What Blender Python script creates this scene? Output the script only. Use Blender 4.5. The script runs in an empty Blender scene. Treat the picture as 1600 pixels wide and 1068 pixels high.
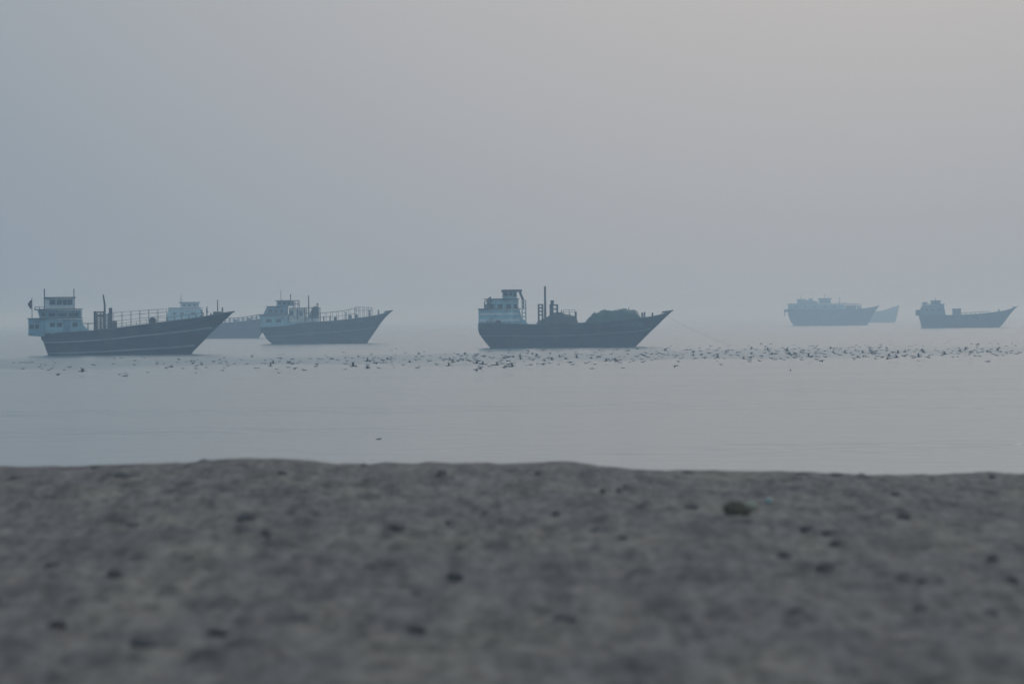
import bpy, bmesh, math, random
import numpy as np
from mathutils import Vector, Matrix, noise as mnoise

R = math.radians
scene = bpy.context.scene
col = scene.collection

# ------------------------------------------------------------------ camera
FPX = 8889.0                       # focal length in photograph pixels (200 mm on a 36 mm sensor)
CAM_H = 4.6
ROLL = R(0.52)
PITCH = 38.0 / FPX
cam_d = bpy.data.cameras.new("camera")
cam_d.lens = 200.0
cam_d.sensor_width = 36.0
cam_d.clip_start = 0.5
cam_d.clip_end = 60000.0
cam_d.dof.use_dof = True
cam_d.dof.focus_distance = 850.0
cam_d.dof.aperture_fstop = 4.1
cam = bpy.data.objects.new("camera", cam_d)
col.objects.link(cam)
cam.matrix_world = (Matrix.Translation((0, 0, CAM_H)) @ Matrix.Rotation(math.pi / 2 - PITCH, 4, 'X')
                    @ Matrix.Rotation(-ROLL, 4, 'Z'))
scene.camera = cam

# ------------------------------------------------------------------ world (hazy evening sky)
SUN_AZ, SUN_EL = 16.0, 20.0        # degrees right of the view axis, above the horizon
sun_dir = Vector((math.sin(R(SUN_AZ)) * math.cos(R(SUN_EL)), math.cos(R(SUN_AZ)) * math.cos(R(SUN_EL)), math.sin(R(SUN_EL))))
world = bpy.data.worlds.new("World")
scene.world = world
world.use_nodes = True
nt = world.node_tree
nt.nodes.clear()
N = nt.nodes.new
out = N("ShaderNodeOutputWorld")
sky = N("ShaderNodeTexSky")
sky.sky_type = 'NISHITA'
sky.sun_disc = False
sky.sun_elevation = R(SUN_EL)
sky.sun_rotation = R(SUN_AZ)
sky.dust_density = 6.0
sky.air_density = 1.0
bg_sky = N("ShaderNodeBackground")
bg_sky.inputs[1].default_value = 0.05
nt.links.new(sky.outputs[0], bg_sky.inputs[0])
tc = N("ShaderNodeTexCoord")
# veil of high haze: cool all round, warmer and brighter towards the hidden sun
GLOW_AZ, GLOW_EL = 3.0, 6.0
gd = (math.sin(R(GLOW_AZ)) * math.cos(R(GLOW_EL)), math.cos(R(GLOW_AZ)) * math.cos(R(GLOW_EL)), math.sin(R(GLOW_EL)))
nrm = N("ShaderNodeVectorMath"); nrm.operation = 'NORMALIZE'
nt.links.new(tc.outputs['Generated'], nrm.inputs[0])
dot = N("ShaderNodeVectorMath"); dot.operation = 'DOT_PRODUCT'
nt.links.new(nrm.outputs[0], dot.inputs[0]); dot.inputs[1].default_value = gd


def lobe(width_deg):
    # exp(-(theta/width)^2), theta^2 ~ 2 (1 - cos)
    a = N("ShaderNodeMath"); a.operation = 'SUBTRACT'; a.inputs[0].default_value = 1.0
    nt.links.new(dot.outputs['Value'], a.inputs[1])
    b = N("ShaderNodeMath"); b.operation = 'MULTIPLY'; b.inputs[1].default_value = -2.0 / R(width_deg) ** 2
    nt.links.new(a.outputs[0], b.inputs[0])
    c = N("ShaderNodeMath"); c.operation = 'EXPONENT'
    nt.links.new(b.outputs[0], c.inputs[0])
    return c.outputs[0]


def add_col(base, fac, colour):
    s = N("ShaderNodeVectorMath"); s.operation = 'SCALE'
    s.inputs[0].default_value = colour
    nt.links.new(fac, s.inputs['Scale'])
    a = N("ShaderNodeVectorMath"); a.operation = 'ADD'
    if isinstance(base, tuple):
        a.inputs[0].default_value = base
    else:
        nt.links.new(base, a.inputs[0])
    nt.links.new(s.outputs[0], a.inputs[1])
    return a.outputs[0]


VEIL = (0.150, 0.240, 0.336)
c1 = add_col(VEIL, lobe(9.5), (0.250, 0.165, 0.097))
c1 = add_col(c1, lobe(45.0), (0.02, 0.02, 0.015))
sepz = N("ShaderNodeSeparateXYZ"); nt.links.new(nrm.outputs[0], sepz.inputs[0])
mz = N("ShaderNodeMath"); mz.operation = 'MAXIMUM'; mz.inputs[1].default_value = 0.0
nt.links.new(sepz.outputs[2], mz.inputs[0])
c1 = add_col(c1, mz.outputs[0], (0.15, 0.165, 0.17))          # overcast: brighter overhead
bg_veil = N("ShaderNodeBackground")
nt.links.new(c1, bg_veil.inputs[0])
bg_veil.inputs[1].default_value = 1.0
mixw = N("ShaderNodeMixShader")
mixw.inputs[0].default_value = 0.93
nt.links.new(bg_sky.outputs[0], mixw.inputs[1])
nt.links.new(bg_veil.outputs[0], mixw.inputs[2])
nt.links.new(mixw.outputs[0], out.inputs[0])

# ------------------------------------------------------------------ sun (veiled, soft)
sl = bpy.data.lights.new("sun", 'SUN')
sl.energy = 0.42
sl.angle = R(14)
sl.color = (1.0, 0.93, 0.84)
so = bpy.data.objects.new("sun", sl)
so.rotation_euler = (-sun_dir).to_track_quat('-Z', 'Y').to_euler()
so.location = (50, -50, 200)
col.objects.link(so)

vs = scene.view_settings
scene.display_settings.display_device = 'sRGB'
vs.view_transform = 'Standard'
vs.look = 'None'
vs.exposure = 0.08
vs.gamma = 1.0
vs.use_curve_mapping = False
scene.cycles.volume_bounces = 3
scene.cycles.max_bounces = 10
scene.cycles.use_denoising = True

rng = random.Random(7)


# ------------------------------------------------------------------ picture measurement -> world
def unroll(px, py):
    u, v = px - 800.0, 534.0 - py
    return (u * math.cos(ROLL) + v * math.sin(ROLL), -u * math.sin(ROLL) + v * math.cos(ROLL))


def ray(px, py):
    u, v = unroll(px, py)
    return u / FPX, v / FPX - PITCH          # x per metre of depth, z per metre of depth


# ------------------------------------------------------------------ materials
def mat(name, c, rough=0.7, var=0.25, scale=1.5, stretch=(1, 1, 1), bump=0.0, stain=None, stain_scale=0.6, metal=0.0):
    m = bpy.data.materials.new(name)
    m.use_nodes = True
    t = m.node_tree
    p = t.nodes['Principled BSDF']
    p.inputs['Roughness'].default_value = rough
    p.inputs['Metallic'].default_value = metal
    tcn = t.nodes.new("ShaderNodeTexCoord")
    mp = t.nodes.new("ShaderNodeMapping")
    mp.inputs['Scale'].default_value = stretch
    t.links.new(tcn.outputs['Object'], mp.inputs[0])
    nz = t.nodes.new("ShaderNodeTexNoise")
    nz.inputs['Scale'].default_value = scale
    nz.inputs['Detail'].default_value = 5
    t.links.new(mp.outputs[0], nz.inputs['Vector'])
    ramp = t.nodes.new("ShaderNodeValToRGB")
    ramp.color_ramp.elements[0].position = 0.3
    ramp.color_ramp.elements[1].position = 0.7
    ramp.color_ramp.elements[0].color = [x * (1 - var) for x in c] + [1]
    ramp.color_ramp.elements[1].color = [x * (1 + var) for x in c] + [1]
    t.links.new(nz.outputs['Fac'], ramp.inputs[0])
    colour = ramp.outputs[0]
    if stain:
        n2 = t.nodes.new("ShaderNodeTexNoise")
        n2.inputs['Scale'].default_value = stain_scale
        n2.inputs['Detail'].default_value = 6
        t.links.new(tcn.outputs['Object'], n2.inputs['Vector'])
        r2 = t.nodes.new("ShaderNodeMapRange")
        r2.inputs[1].default_value = 0.52
        r2.inputs[2].default_value = 0.68
        t.links.new(n2.outputs['Fac'], r2.inputs[0])
        mx = t.nodes.new("ShaderNodeMix"); mx.data_type = 'RGBA'
        t.links.new(r2.outputs[0], mx.inputs[0])
        t.links.new(colour, mx.inputs[6])
        mx.inputs[7].default_value = list(stain) + [1]
        colour = mx.outputs[2]
    t.links.new(colour, p.inputs['Base Color'])
    if bump:
        b = t.nodes.new("ShaderNodeBump")
        b.inputs['Strength'].default_value = 1.0
        b.inputs['Distance'].default_value = bump
        t.links.new(nz.outputs['Fac'], b.inputs['Height'])
        t.links.new(b.outputs[0], p.inputs['Normal'])
    return m


M = {
    'hull': mat('hull_wood', (0.042, 0.031, 0.030), 0.75, 0.55, 1.6, (0.10, 1, 2.6), 0.03, (0.095, 0.078, 0.07), 0.5),
    'hull_green': mat('hull_green_paint', (0.030, 0.060, 0.058), 0.7, 0.35, 1.2, (0.15, 1, 2.0), 0.02, (0.05, 0.045, 0.04), 0.4),
    'stripe': mat('faded_stripe_paint', (0.45, 0.45, 0.45), 0.7, 0.3, 1.0, (0.3, 1, 1)),
    'plank': mat('pale_rubbing_plank', (0.20, 0.19, 0.18), 0.8, 0.3, 1.0, (0.3, 1, 1)),
    'dark_teal': mat('dull_dark_teal_paint', (0.10, 0.17, 0.20), 0.65, 0.2, 0.8),
    'rail': mat('weathered_rail_wood', (0.09, 0.085, 0.08), 0.8, 0.3, 2.0),
    'deck': mat('deck_wood', (0.13, 0.11, 0.09), 0.85, 0.3, 2.0, (0.2, 3, 1)),
    'white': mat('worn_white_paint', (0.80, 0.83, 0.81), 0.6, 0.12, 0.8, (1, 1, 0.5), 0, (0.45, 0.48, 0.46), 0.9),
    'teal': mat('worn_teal_paint', (0.35, 0.57, 0.62), 0.6, 0.2, 0.8, (1, 1, 0.5), 0, (0.24, 0.32, 0.33), 0.9),
    'blue': mat('worn_blue_paint', (0.20, 0.37, 0.47), 0.6, 0.2, 0.8, (1, 1, 0.5), 0, (0.13, 0.19, 0.21), 0.9),
    'cream': mat('worn_cream_paint', (0.75, 0.70, 0.58), 0.6, 0.15, 0.8, (1, 1, 0.5), 0, (0.4, 0.36, 0.3), 0.9),
    'roof': mat('roof_paint', (0.075, 0.085, 0.09), 0.7, 0.25, 1.0),
    'roof_green': mat('green_roof_paint', (0.05, 0.10, 0.085), 0.7, 0.25, 1.0),
    'glass': mat('dark_window_glass', (0.015, 0.02, 0.024), 0.15, 0.2, 1.0),
    'frame': mat('window_frame_paint', (0.45, 0.52, 0.53), 0.6, 0.15, 2.0),
    'steel': mat('rusty_steel', (0.055, 0.05, 0.047), 0.65, 0.3, 2.0, stain=(0.07, 0.04, 0.025)),
    'crate': mat('crate_wood', (0.18, 0.165, 0.145), 0.85, 0.3, 2.0, (1, 1, 3)),
    'tarp': mat('green_tarpaulin', (0.022, 0.085, 0.062), 0.6, 0.3, 0.9, bump=0.06),
    'tarp_grey': mat('grey_tarpaulin', (0.055, 0.06, 0.055), 0.65, 0.3, 0.9, bump=0.06),
    'rope': mat('rope_fibre', (0.12, 0.11, 0.09), 0.9, 0.2, 3.0),
    'flag': mat('flag_cloth', (0.10, 0.035, 0.03), 0.9, 0.25, 2.0),
    'bird': mat('dark_plumage', (0.055, 0.055, 0.054), 0.6, 0.35, 9.0),
    'stone': mat('dark_stone', (0.19, 0.16, 0.15), 0.8, 0.4, 14.0, bump=0.01),
    'clod': mat('wet_sand_clod', (0.29, 0.235, 0.21), 0.9, 0.3, 16.0, bump=0.01),
    'weed': mat('dried_seaweed', (0.16, 0.125, 0.08), 0.8, 0.4, 16.0),
    'shell': mat('bleached_shell', (0.5, 0.47, 0.33), 0.6, 0.2, 20.0),
    'chip': mat('pale_green_glass_chip', (0.28, 0.40, 0.37), 0.3, 0.2, 20.0),
    'lobster': mat('driftwood_bark', (0.05, 0.045, 0.04), 0.9, 0.4, 10.0, (0.3, 1, 1), 0.01),
}


# ------------------------------------------------------------------ mesh helpers
def bx(bm, x0, x1, y0, y1, z0, z1):
    v = [bm.verts.new(p) for p in ((x0, y0, z0), (x1, y0, z0), (x1, y1, z0), (x0, y1, z0),
                                   (x0, y0, z1), (x1, y0, z1), (x1, y1, z1), (x0, y1, z1))]
    for f in ((3, 2, 1, 0), (4, 5, 6, 7), (0, 1, 5, 4), (1, 2, 6, 5), (2, 3, 7, 6), (3, 0, 4, 7)):
        bm.faces.new([v[i] for i in f])


def tube(bm, p, q, r, n=7, r2=None):
    p, q = Vector(p), Vector(q)
    d = (q - p)
    if d.length < 1e-6:
        return
    d.normalize()
    a = d.orthogonal().normalized()
    b = d.cross(a)
    r2 = r if r2 is None else r2
    ra = [bm.verts.new(p + (a * math.cos(t) + b * math.sin(t)) * r) for t in [2 * math.pi * k / n for k in range(n)]]
    rb = [bm.verts.new(q + (a * math.cos(t) + b * math.sin(t)) * r2) for t in [2 * math.pi * k / n for k in range(n)]]
    for k in range(n):
        bm.faces.new((ra[k], ra[(k + 1) % n], rb[(k + 1) % n], rb[k]))
    bm.faces.new(ra[::-1]); bm.faces.new(rb)


def path(bm, pts, r, n=6):
    for a, b in zip(pts, pts[1:]):
        tube(bm, a, b, r, n)


def prism(bm, poly, y0, y1):
    """side outline (x, z) extruded across the beam"""
    a = [bm.verts.new((x, y0, z)) for x, z in poly]
    b = [bm.verts.new((x, y1, z)) for x, z in poly]
    n = len(poly)
    bm.faces.new(a); bm.faces.new(b[::-1])
    for k in range(n):
        bm.faces.new((a[k], b[k], b[(k + 1) % n], a[(k + 1) % n]))


def obj(name, bm, m, parent=None, smooth=False, bevel=0.0):
    bmesh.ops.recalc_face_normals(bm, faces=bm.faces[:])
    me = bpy.data.meshes.new(name)
    bm.to_mesh(me); bm.free()
    me.materials.append(m)
    if smooth:
        for p in me.polygons:
            p.use_smooth = True
    o = bpy.data.objects.new(name, me)
    col.objects.link(o)
    if parent:
        o.parent = parent
    if bevel:
        md = o.modifiers.new("bevel", 'BEVEL'); md.width = bevel; md.segments = 2; md.limit_method = 'ANGLE'
    return o


def tag(o, label, cat, group=None):
    o['label'] = label; o['category'] = cat
    if group:
        o['group'] = group


def kind(o, k):
    o['kind'] = k
    return o


def interp(pts, x):
    return float(np.interp(x, [p[0] for p in pts], [p[1] for p in pts]))


# ------------------------------------------------------------------ ground: one sheet of beach, berm and seabed
CREST_Y = 58.0
CREST_PX = [(-400, 733), (0, 731), (150, 728), (290, 724), (335, 718), (395, 715.5), (465, 718), (520, 725), (640, 728), (700, 726), (800, 726),
            (885, 725), (935, 730), (1000, 736), (1100, 739), (1250, 739), (1330, 742), (1450, 745), (1530, 743), (1600, 743), (2000, 748)]
_cx, _cz = [], []
for _px, _py in CREST_PX:
    _a, _b = ray(_px, _py)
    _cx.append(_a * CREST_Y); _cz.append(CAM_H + _b * CREST_Y)
_rs = np.random.RandomState(11)
_LAT = _rs.rand(256, 256)


def vnoise(x, y, seed):
    x = np.asarray(x, float) + seed * 17.37; y = np.asarray(y, float) + seed * 9.71
    xi = np.floor(x).astype(int); yi = np.floor(y).astype(int)
    fx = x - xi; fy = y - yi
    fx = fx * fx * fx * (fx * (fx * 6 - 15) + 10); fy = fy * fy * fy * (fy * (fy * 6 - 15) + 10)
    g = lambda i, j: _LAT[i % 256, j % 256]
    return ((g(xi, yi) * (1 - fx) + g(xi + 1, yi) * fx) * (1 - fy) + (g(xi, yi + 1) * (1 - fx) + g(xi + 1, yi + 1) * fx) * fy) - 0.5


_pits = []
_pr = random.Random(5)
for _ in range(4200):
    _py_ = _pr.uniform(17, 57)
    _pits.append((_pr.uniform(-9, 9), _py_, _pr.uniform(0.04, 0.11), _pr.uniform(0.06, 0.2), _pr.choice((-1, 1, 1)) * _pr.uniform(0.012, 0.05)))


def sand_z(x, y):
    x = np.asarray(x, float); y = np.asarray(y, float)
    base = np.interp(y, [-400, -60, 10, 45, CREST_Y - 3, CREST_Y, CREST_Y + 3, CREST_Y + 10, 105, 160], [9.0, 4.2, 3.12, 3.08, 3.09, 3.1, 3.02, 2.55, -0.35, -2.5])
    crest = np.interp(x, _cx, _cz) - 3.1
    w = np.exp(-((y - CREST_Y) / 7.0) ** 2)
    w = np.where(y > CREST_Y, np.exp(-((y - CREST_Y) / 14.0) ** 2), w)
    amp = 0.35 + 0.65 * (1 - np.exp(-((y - CREST_Y) / 4.0) ** 2))
    n = (0.060 * vnoise(x / 1.9, y / 3.4, 1) + 0.065 * vnoise(x / 0.62, y / 1.1, 2) + 0.055 * vnoise(x / 0.27, y / 0.42, 3)
         + 0.030 * vnoise(x / 0.12, y / 0.17, 4))
    far = np.clip((np.abs(x) - 30) / 60, 0, 1)
    n = n + far * 0.6 * vnoise(x / 18, y / 18, 6)
    return base + crest * w + n * amp


def make_sand():
    xf = np.arange(-8.5, 8.5001, 0.045)
    ext = 8.5 + np.cumsum(0.06 * 1.16 ** np.arange(1, 48))
    ext = ext[ext < 420]
    xs = np.concatenate([-ext[::-1], xf, ext])
    yf = np.concatenate([np.arange(16, 45, 0.06), np.arange(45, 66, 0.075)])
    back = 16 - np.cumsum(0.1 * 1.17 ** np.arange(1, 45)); back = back[back > -420]
    fwd = 66 + np.cumsum(0.12 * 1.15 ** np.arange(1, 30)); fwd = fwd[fwd < 160]
    ys = np.concatenate([back[::-1], yf, fwd, [160.0]])
    X, Y = np.meshgrid(xs, ys)
    Z = sand_z(X, Y)
    for (px, py, rx, ry, h) in _pits:
        i0, i1 = np.searchsorted(xs, [px - 3 * rx, px + 3 * rx]); j0, j1 = np.searchsorted(ys, [py - 3 * ry, py + 3 * ry])
        Z[j0:j1, i0:i1] += h * np.exp(-((X[j0:j1, i0:i1] - px) / rx) ** 2 - ((Y[j0:j1, i0:i1] - py) / ry) ** 2)
    ny, nx = X.shape
    co = np.stack([X, Y, Z], -1).reshape(-1, 3).astype(np.float32)
    idx = np.arange(nx * ny).reshape(ny, nx)
    q = np.stack([idx[:-1, :-1], idx[:-1, 1:], idx[1:, 1:], idx[1:, :-1]], -1).reshape(-1, 4)
    me = bpy.data.meshes.new("beach")
    me.vertices.add(len(co)); me.vertices.foreach_set("co", co.ravel())
    me.loops.add(q.size); me.loops.foreach_set("vertex_index", q.ravel().astype(np.int32))
    me.polygons.add(len(q)); me.polygons.foreach_set("loop_start", np.arange(0, q.size, 4, dtype=np.int32))
    me.polygons.foreach_set("loop_total", np.full(len(q), 4, np.int32))
    me.polygons.foreach_set("use_smooth", np.ones(len(q), bool))
    me.update(); me.validate()
    o = bpy.data.objects.new("beach", me)
    col.objects.link(o)
    return o


def sand_material():
    m = bpy.data.materials.new("grey_beach_sand")
    m.use_nodes = True
    t = m.node_tree
    p = t.nodes['Principled BSDF']
    p.inputs['Roughness'].default_value = 0.95
    p.inputs['Specular IOR Level'].default_value = 0.2
    tcn = t.nodes.new("ShaderNodeTexCoord")

    def nz(scale, st=(1, 1, 1), det=4, ro=0.55):
        mp = t.nodes.new("ShaderNodeMapping"); mp.inputs['Scale'].default_value = st
        t.links.new(tcn.outputs['Object'], mp.inputs[0])
        n = t.nodes.new("ShaderNodeTexNoise"); n.inputs['Scale'].default_value = scale
        n.inputs['Detail'].default_value = det; n.inputs['Roughness'].default_value = ro
        t.links.new(mp.outputs[0], n.inputs['Vector'])
        return n.outputs['Fac']

    def ramp(f, a, b, c0, c1):
        r = t.nodes.new("ShaderNodeValToRGB")
        r.color_ramp.elements[0].position = a; r.color_ramp.elements[1].position = b
        r.color_ramp.elements[0].color = list(c0) + [1]; r.color_ramp.elements[1].color = list(c1) + [1]
        t.links.new(f, r.inputs[0])
        return r.outputs[0]

    big = ramp(nz(1.3, (1, 0.13, 1), 4), 0.38, 0.64, (0.248, 0.199, 0.175), (0.300, 0.238, 0.192))
    spots = ramp(nz(5.0, (1, 0.09, 1), 3), 0.36, 0.56, (0.68, 0.69, 0.71), (1.06, 1.06, 1.06))
    fine = ramp(nz(12.0, (1, 0.12, 1), 3), 0.34, 0.66, (0.72, 0.72, 0.72), (1.24, 1.24, 1.24))
    cur = big
    for s in (spots, fine):
        x = t.nodes.new("ShaderNodeMix"); x.data_type = 'RGBA'; x.blend_type = 'MULTIPLY'
        x.inputs[0].default_value = 1.0
        t.links.new(cur, x.inputs[6]); t.links.new(s, x.inputs[7])
        cur = x.outputs[2]
    t.links.new(cur, p.inputs['Base Color'])
    b = t.nodes.new("ShaderNodeBump"); b.inputs['Distance'].default_value = 0.02; b.inputs['Strength'].default_value = 0.8
    t.links.new(nz(30.0, det=5), b.inputs['Height'])
    t.links.new(b.outputs[0], p.inputs['Normal'])
    return m


beach = kind(make_sand(), 'structure')
beach.data.materials.append(sand_material())

# ------------------------------------------------------------------ water


def water_material():
    m = bpy.data.materials.new("calm_sea_water")
    m.use_nodes = True
    t = m.node_tree
    p = t.nodes['Principled BSDF']
    p.inputs['Base Color'].default_value = (0.10, 0.17, 0.18, 1)
    p.inputs['Roughness'].default_value = 0.12
    p.inputs['IOR'].default_value = 1.333
    tcn = t.nodes.new("ShaderNodeTexCoord")

    def nz(scale, st, det=2, dist=0.0):
        mp = t.nodes.new("ShaderNodeMapping"); mp.inputs['Scale'].default_value = st
        mp.inputs['Rotation'].default_value = (0, 0, R(8))
        t.links.new(tcn.outputs['Object'], mp.inputs[0])
        n = t.nodes.new("ShaderNodeTexNoise"); n.inputs['Scale'].default_value = scale
        n.inputs['Detail'].default_value = det; n.inputs['Distortion'].default_value = dist
        t.links.new(mp.outputs[0], n.inputs['Vector'])
        return n.outputs['Fac']

    def math_(op, a, b=None, c=None):
        x = t.nodes.new("ShaderNodeMath"); x.operation = op
        for k, v in enumerate((a, b, c)):
            if v is None:
                continue
            if isinstance(v, (int, float)):
                x.inputs[k].default_value = v
            else:
                t.links.new(v, x.inputs[k])
        return x.outputs[0]

    def mrange(v, a, b, c=0.0, d=1.0):
        x = t.nodes.new("ShaderNodeMapRange"); x.interpolation_type = 'SMOOTHSTEP'
        for k, q in enumerate((a, b, c, d)):
            x.inputs[k + 1].default_value = q
        t.links.new(v, x.inputs[0])
        return x.outputs[0]

    sep = t.nodes.new("ShaderNodeSeparateXYZ")
    t.links.new(tcn.outputs['Object'], sep.inputs[0])
    # patches of breeze and, under the flock, a strip of stirred water (y between about 560 and 760)
    edge = math_('MULTIPLY', math_('SUBTRACT', nz(0.05, (1, 0.3, 1), 4), 0.5), 260.0)
    yy = math_('ADD', sep.outputs[1], edge)
    yy = math_('SUBTRACT', yy, math_('MULTIPLY', sep.outputs[0], 0.75))
    strip = math_('MULTIPLY', mrange(yy, 550, 640), math_('SUBTRACT', 1.0, mrange(yy, 670, 790)))
    breeze = mrange(nz(0.035, (0.35, 1, 1), 3), 0.42, 0.66)
    h = math_('MULTIPLY', math_('SUBTRACT', nz(0.55, (0.7, 1, 1), 2), 0.5), 0.14)
    h2 = math_('MULTIPLY', math_('SUBTRACT', nz(2.6, (0.35, 1, 1), 2), 0.5), 0.03)
    amp = math_('ADD', math_('ADD', 0.75, math_('MULTIPLY', breeze, 0.8)), math_('MULTIPLY', strip, 0.85))
    h3 = math_('MULTIPLY', math_('SUBTRACT', nz(0.15, (2.6, 1, 1), 2), 0.5), math_('ADD', 0.10, math_('MULTIPLY', breeze, 0.30)))
    hh = math_('MULTIPLY', math_('ADD', math_('ADD', h, h2), h3), amp)
    b = t.nodes.new("ShaderNodeBump"); b.inputs['Distance'].default_value = 1.0; b.inputs['Strength'].default_value = 1.0
    t.links.new(hh, b.inputs['Height'])
    t.links.new(b.outputs[0], p.inputs['Normal'])
    t.links.new(math_('ADD', 0.17, math_('MULTIPLY', strip, 0.08)), p.inputs['Roughness'])
    return m


bm = bmesh.new()
ysw = [88, 400, 1500, 5000, 12000]
xsw = [-6000, -1500, 0, 1500, 6000]
grid = [[bm.verts.new((x, y, 0)) for x in xsw] for y in ysw]
for j in range(len(ysw) - 1):
    for i in range(len(xsw) - 1):
        bm.faces.new((grid[j][i], grid[j][i + 1], grid[j + 1][i + 1], grid[j + 1][i]))
water = kind(obj("water", bm, water_material()), 'structure')


# ------------------------------------------------------------------ dhows
class Boat:
    """A wooden cargo dhow; outline points are given in photograph pixels and turned into metres at its own distance."""

    def __init__(self, label, px0, pxmid, py0, dist, beam, yaw=0.0, group="cargo dhows at anchor"):
        self.m = dist / FPX
        self.px0, self.py0 = px0, py0
        self.pxm = pxmid
        self.B = beam
        a, _ = ray(pxmid, py0)
        self.root = bpy.data.objects.new("cargo_dhow", None)
        col.objects.link(self.root)
        self.root.location = (a * dist, dist, 0)
        self.root.rotation_euler = (0, 0, yaw)
        tag(self.root, label, "boat", group)

    def X(self, px):
        return (px - self.pxm) * self.m

    def Z(self, px, py):
        return (self.py0 - math.tan(ROLL) * (px - self.px0) - py) * self.m

    def P(self, px, py):
        return self.X(px), self.Z(px, py)

    def world(self, px, py, y=0.0):
        x, z = self.P(px, py)
        return self.root.matrix_world @ Vector((x, y, z))

    # -- hull
    def hull(self, sheer, stern, stem, mtl, strakes=(), stern_w=0.72, rail_r=0.09, deck_drop=0.8, open_bulwark=True, keel=-1.1, stemmat=None):
        sh = [self.P(*p) for p in sheer]
        st = [self.P(*p) for p in stern]
        sm = [self.P(*p) for p in stem]
        zb = keel
        S0, S1 = sh[0][1], sh[-1][1]

        def prof(pts, top):
            pp = sorted((((z - zb) / (top - zb)), x) for x, z in pts)
            return lambda v: interp(pp, v)
        xs = prof(st, S0); xb = prof(sm, S1)
        xt0, xt1 = xs(1.0), xb(1.0)
        B2 = self.B / 2

        def btop(u):
            a = stern_w + (1 - stern_w) * math.sin(min(u / 0.45, 1.0) * math.pi / 2)
            f = 1.0 if u < 0.55 else max(0.0, 1 - ((u - 0.55) / 0.45) ** 2.1)
            return B2 * a * f + 0.10

        def half(u, v):
            fine = 0.30 + 0.70 * math.sin(min(max((u) / 0.3, 0), 1) * math.pi / 2)
            lo = 0.80 - 0.42 * (1 - fine) - 0.45 * max(0, (u - 0.55) / 0.45)
            return btop(u) * (lo + (1 - lo) * min(1, max(0, v)) ** 0.85) + 0.0

        def pt(u, v, side, off=0.0):
            x = xs(v) * (1 - u) + xb(v) * u
            S = interp(sh, xt0 * (1 - u) + xt1 * u)
            z = zb + v * (S - zb)
            return Vector((x, side * (half(u, v) + off), z))
        self.pt = pt
        NU, NV = 44, 12
        us = [k / NU for k in range(NU + 1)]

        def drop(u):
            t = min(1.0, max(0.0, (u - 0.72) / 0.22))
            return deck_drop * (1 - t * t * (3 - 2 * t)) + 0.06
        vsl = [k / NV for k in range(NV + 1)]
        bm = bmesh.new()
        rows = {}
        for side in (-1, 1):
            g = [[bm.verts.new(pt(u, v, side)) for u in us] for v in vsl]
            rows[side] = g
            for j in range(NV):
                for i in range(NU):
                    bm.faces.new((g[j][i], g[j][i + 1], g[j + 1][i + 1], g[j + 1][i]))
            # inner face of the bulwark
            inn = []
            for u in us:
                p1 = pt(u, 1, side); w = max(abs(p1.y) - 0.16, 0.02)
                inn.append((bm.verts.new((p1.x, side * w, p1.z)), bm.verts.new((p1.x, side * w, p1.z - drop(u)))))
            for i in range(NU):
                bm.faces.new((g[NV][i], g[NV][i + 1], inn[i + 1][0], inn[i][0]))
                bm.faces.new((inn[i][0], inn[i + 1][0], inn[i + 1][1], inn[i][1]))
        for j in range(NV):
            bm.faces.new((rows[-1][j][0], rows[1][j][0], rows[1][j + 1][0], rows[-1][j + 1][0]))
            bm.faces.new((rows[-1][j][NU], rows[1][j][NU], rows[1][j + 1][NU], rows[-1][j + 1][NU]))
        h = obj("hull", bm, mtl, self.root)
        self.hull_o = h
        # deck
        bm = bmesh.new()
        prev = None
        for u in us:
            p1 = pt(u, 1, 1); w = max(abs(p1.y) - 0.165, 0.02)
            cur = (bm.verts.new((p1.x, -w, p1.z - drop(u) + 0.02)), bm.verts.new((p1.x, w, p1.z - drop(u) + 0.02)))
            if prev:
                bm.faces.new((prev[0], cur[0], cur[1], prev[1]))
            prev = cur
        obj("deck", bm, M['deck'], self.root)
        # cap rail
        bm = bmesh.new()
        for side in (-1, 1):
            path(bm, [pt(u, 1, side) + Vector((0, 0, 0.03)) for u in us[::2]], rail_r, 6)
        obj("cap_rail", bm, M['rail'], self.root)
        # strakes: raised plank bands along both sides
        for v, wv, mt in strakes:
            bm = bmesh.new()
            for side in (-1, 1):
                prev = None
                for u in us[:-1]:
                    a = pt(u, v - wv, side, 0.02); b = pt(u, v + wv, side, 0.02)
                    c = pt(u, v - wv, side, 0.09); d = pt(u, v + wv, side, 0.09)
                    cur = [bm.verts.new(q) for q in (a, c, d, b)]
                    if prev:
                        for k in range(4):
                            bm.faces.new((prev[k], cur[k], cur[(k + 1) % 4], prev[(k + 1) % 4]))
                    prev = cur
            obj("strake", bm, mt, h)
        # stem post, a little ahead of the planking and ending in the horn
        bm = bmesh.new()
        tip = sm[-1]
        pts = [(xb(v), zb + v * (S1 - zb)) for v in [0.1, 0.25, 0.4, 0.55, 0.7, 0.85, 0.95, 1.0]]
        lo = [(x + 0.10, z - 0.05) for x, z in pts]
        hi = [(x - 0.30, z + 0.02) for x, z in pts]
        for k in range(len(pts) - 1):
            prism(bm, [lo[k], lo[k + 1], hi[k + 1], hi[k]], -0.13, 0.13)
        tx, tz = pts[-1]
        prism(bm, [(tx - 1.5, tz - 0.25), (tx + 0.12, tz - 0.05), (tx + 0.42, tz + 0.14), (tx + 0.30, tz + 0.22), (tx - 1.3, tz + 0.02)], -0.10, 0.10)
        obj("stem_post", bm, stemmat or M['hull'], self.root)
        return h

    # -- superstructure
    def house(self, name, poly, width, mtl, parent=None, bevel=0.05):
        bm = bmesh.new()
        prism(bm, [self.P(*p) for p in poly], -width / 2, width / 2)
        return obj(name, bm, mtl, parent or self.root, bevel=bevel)

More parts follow.
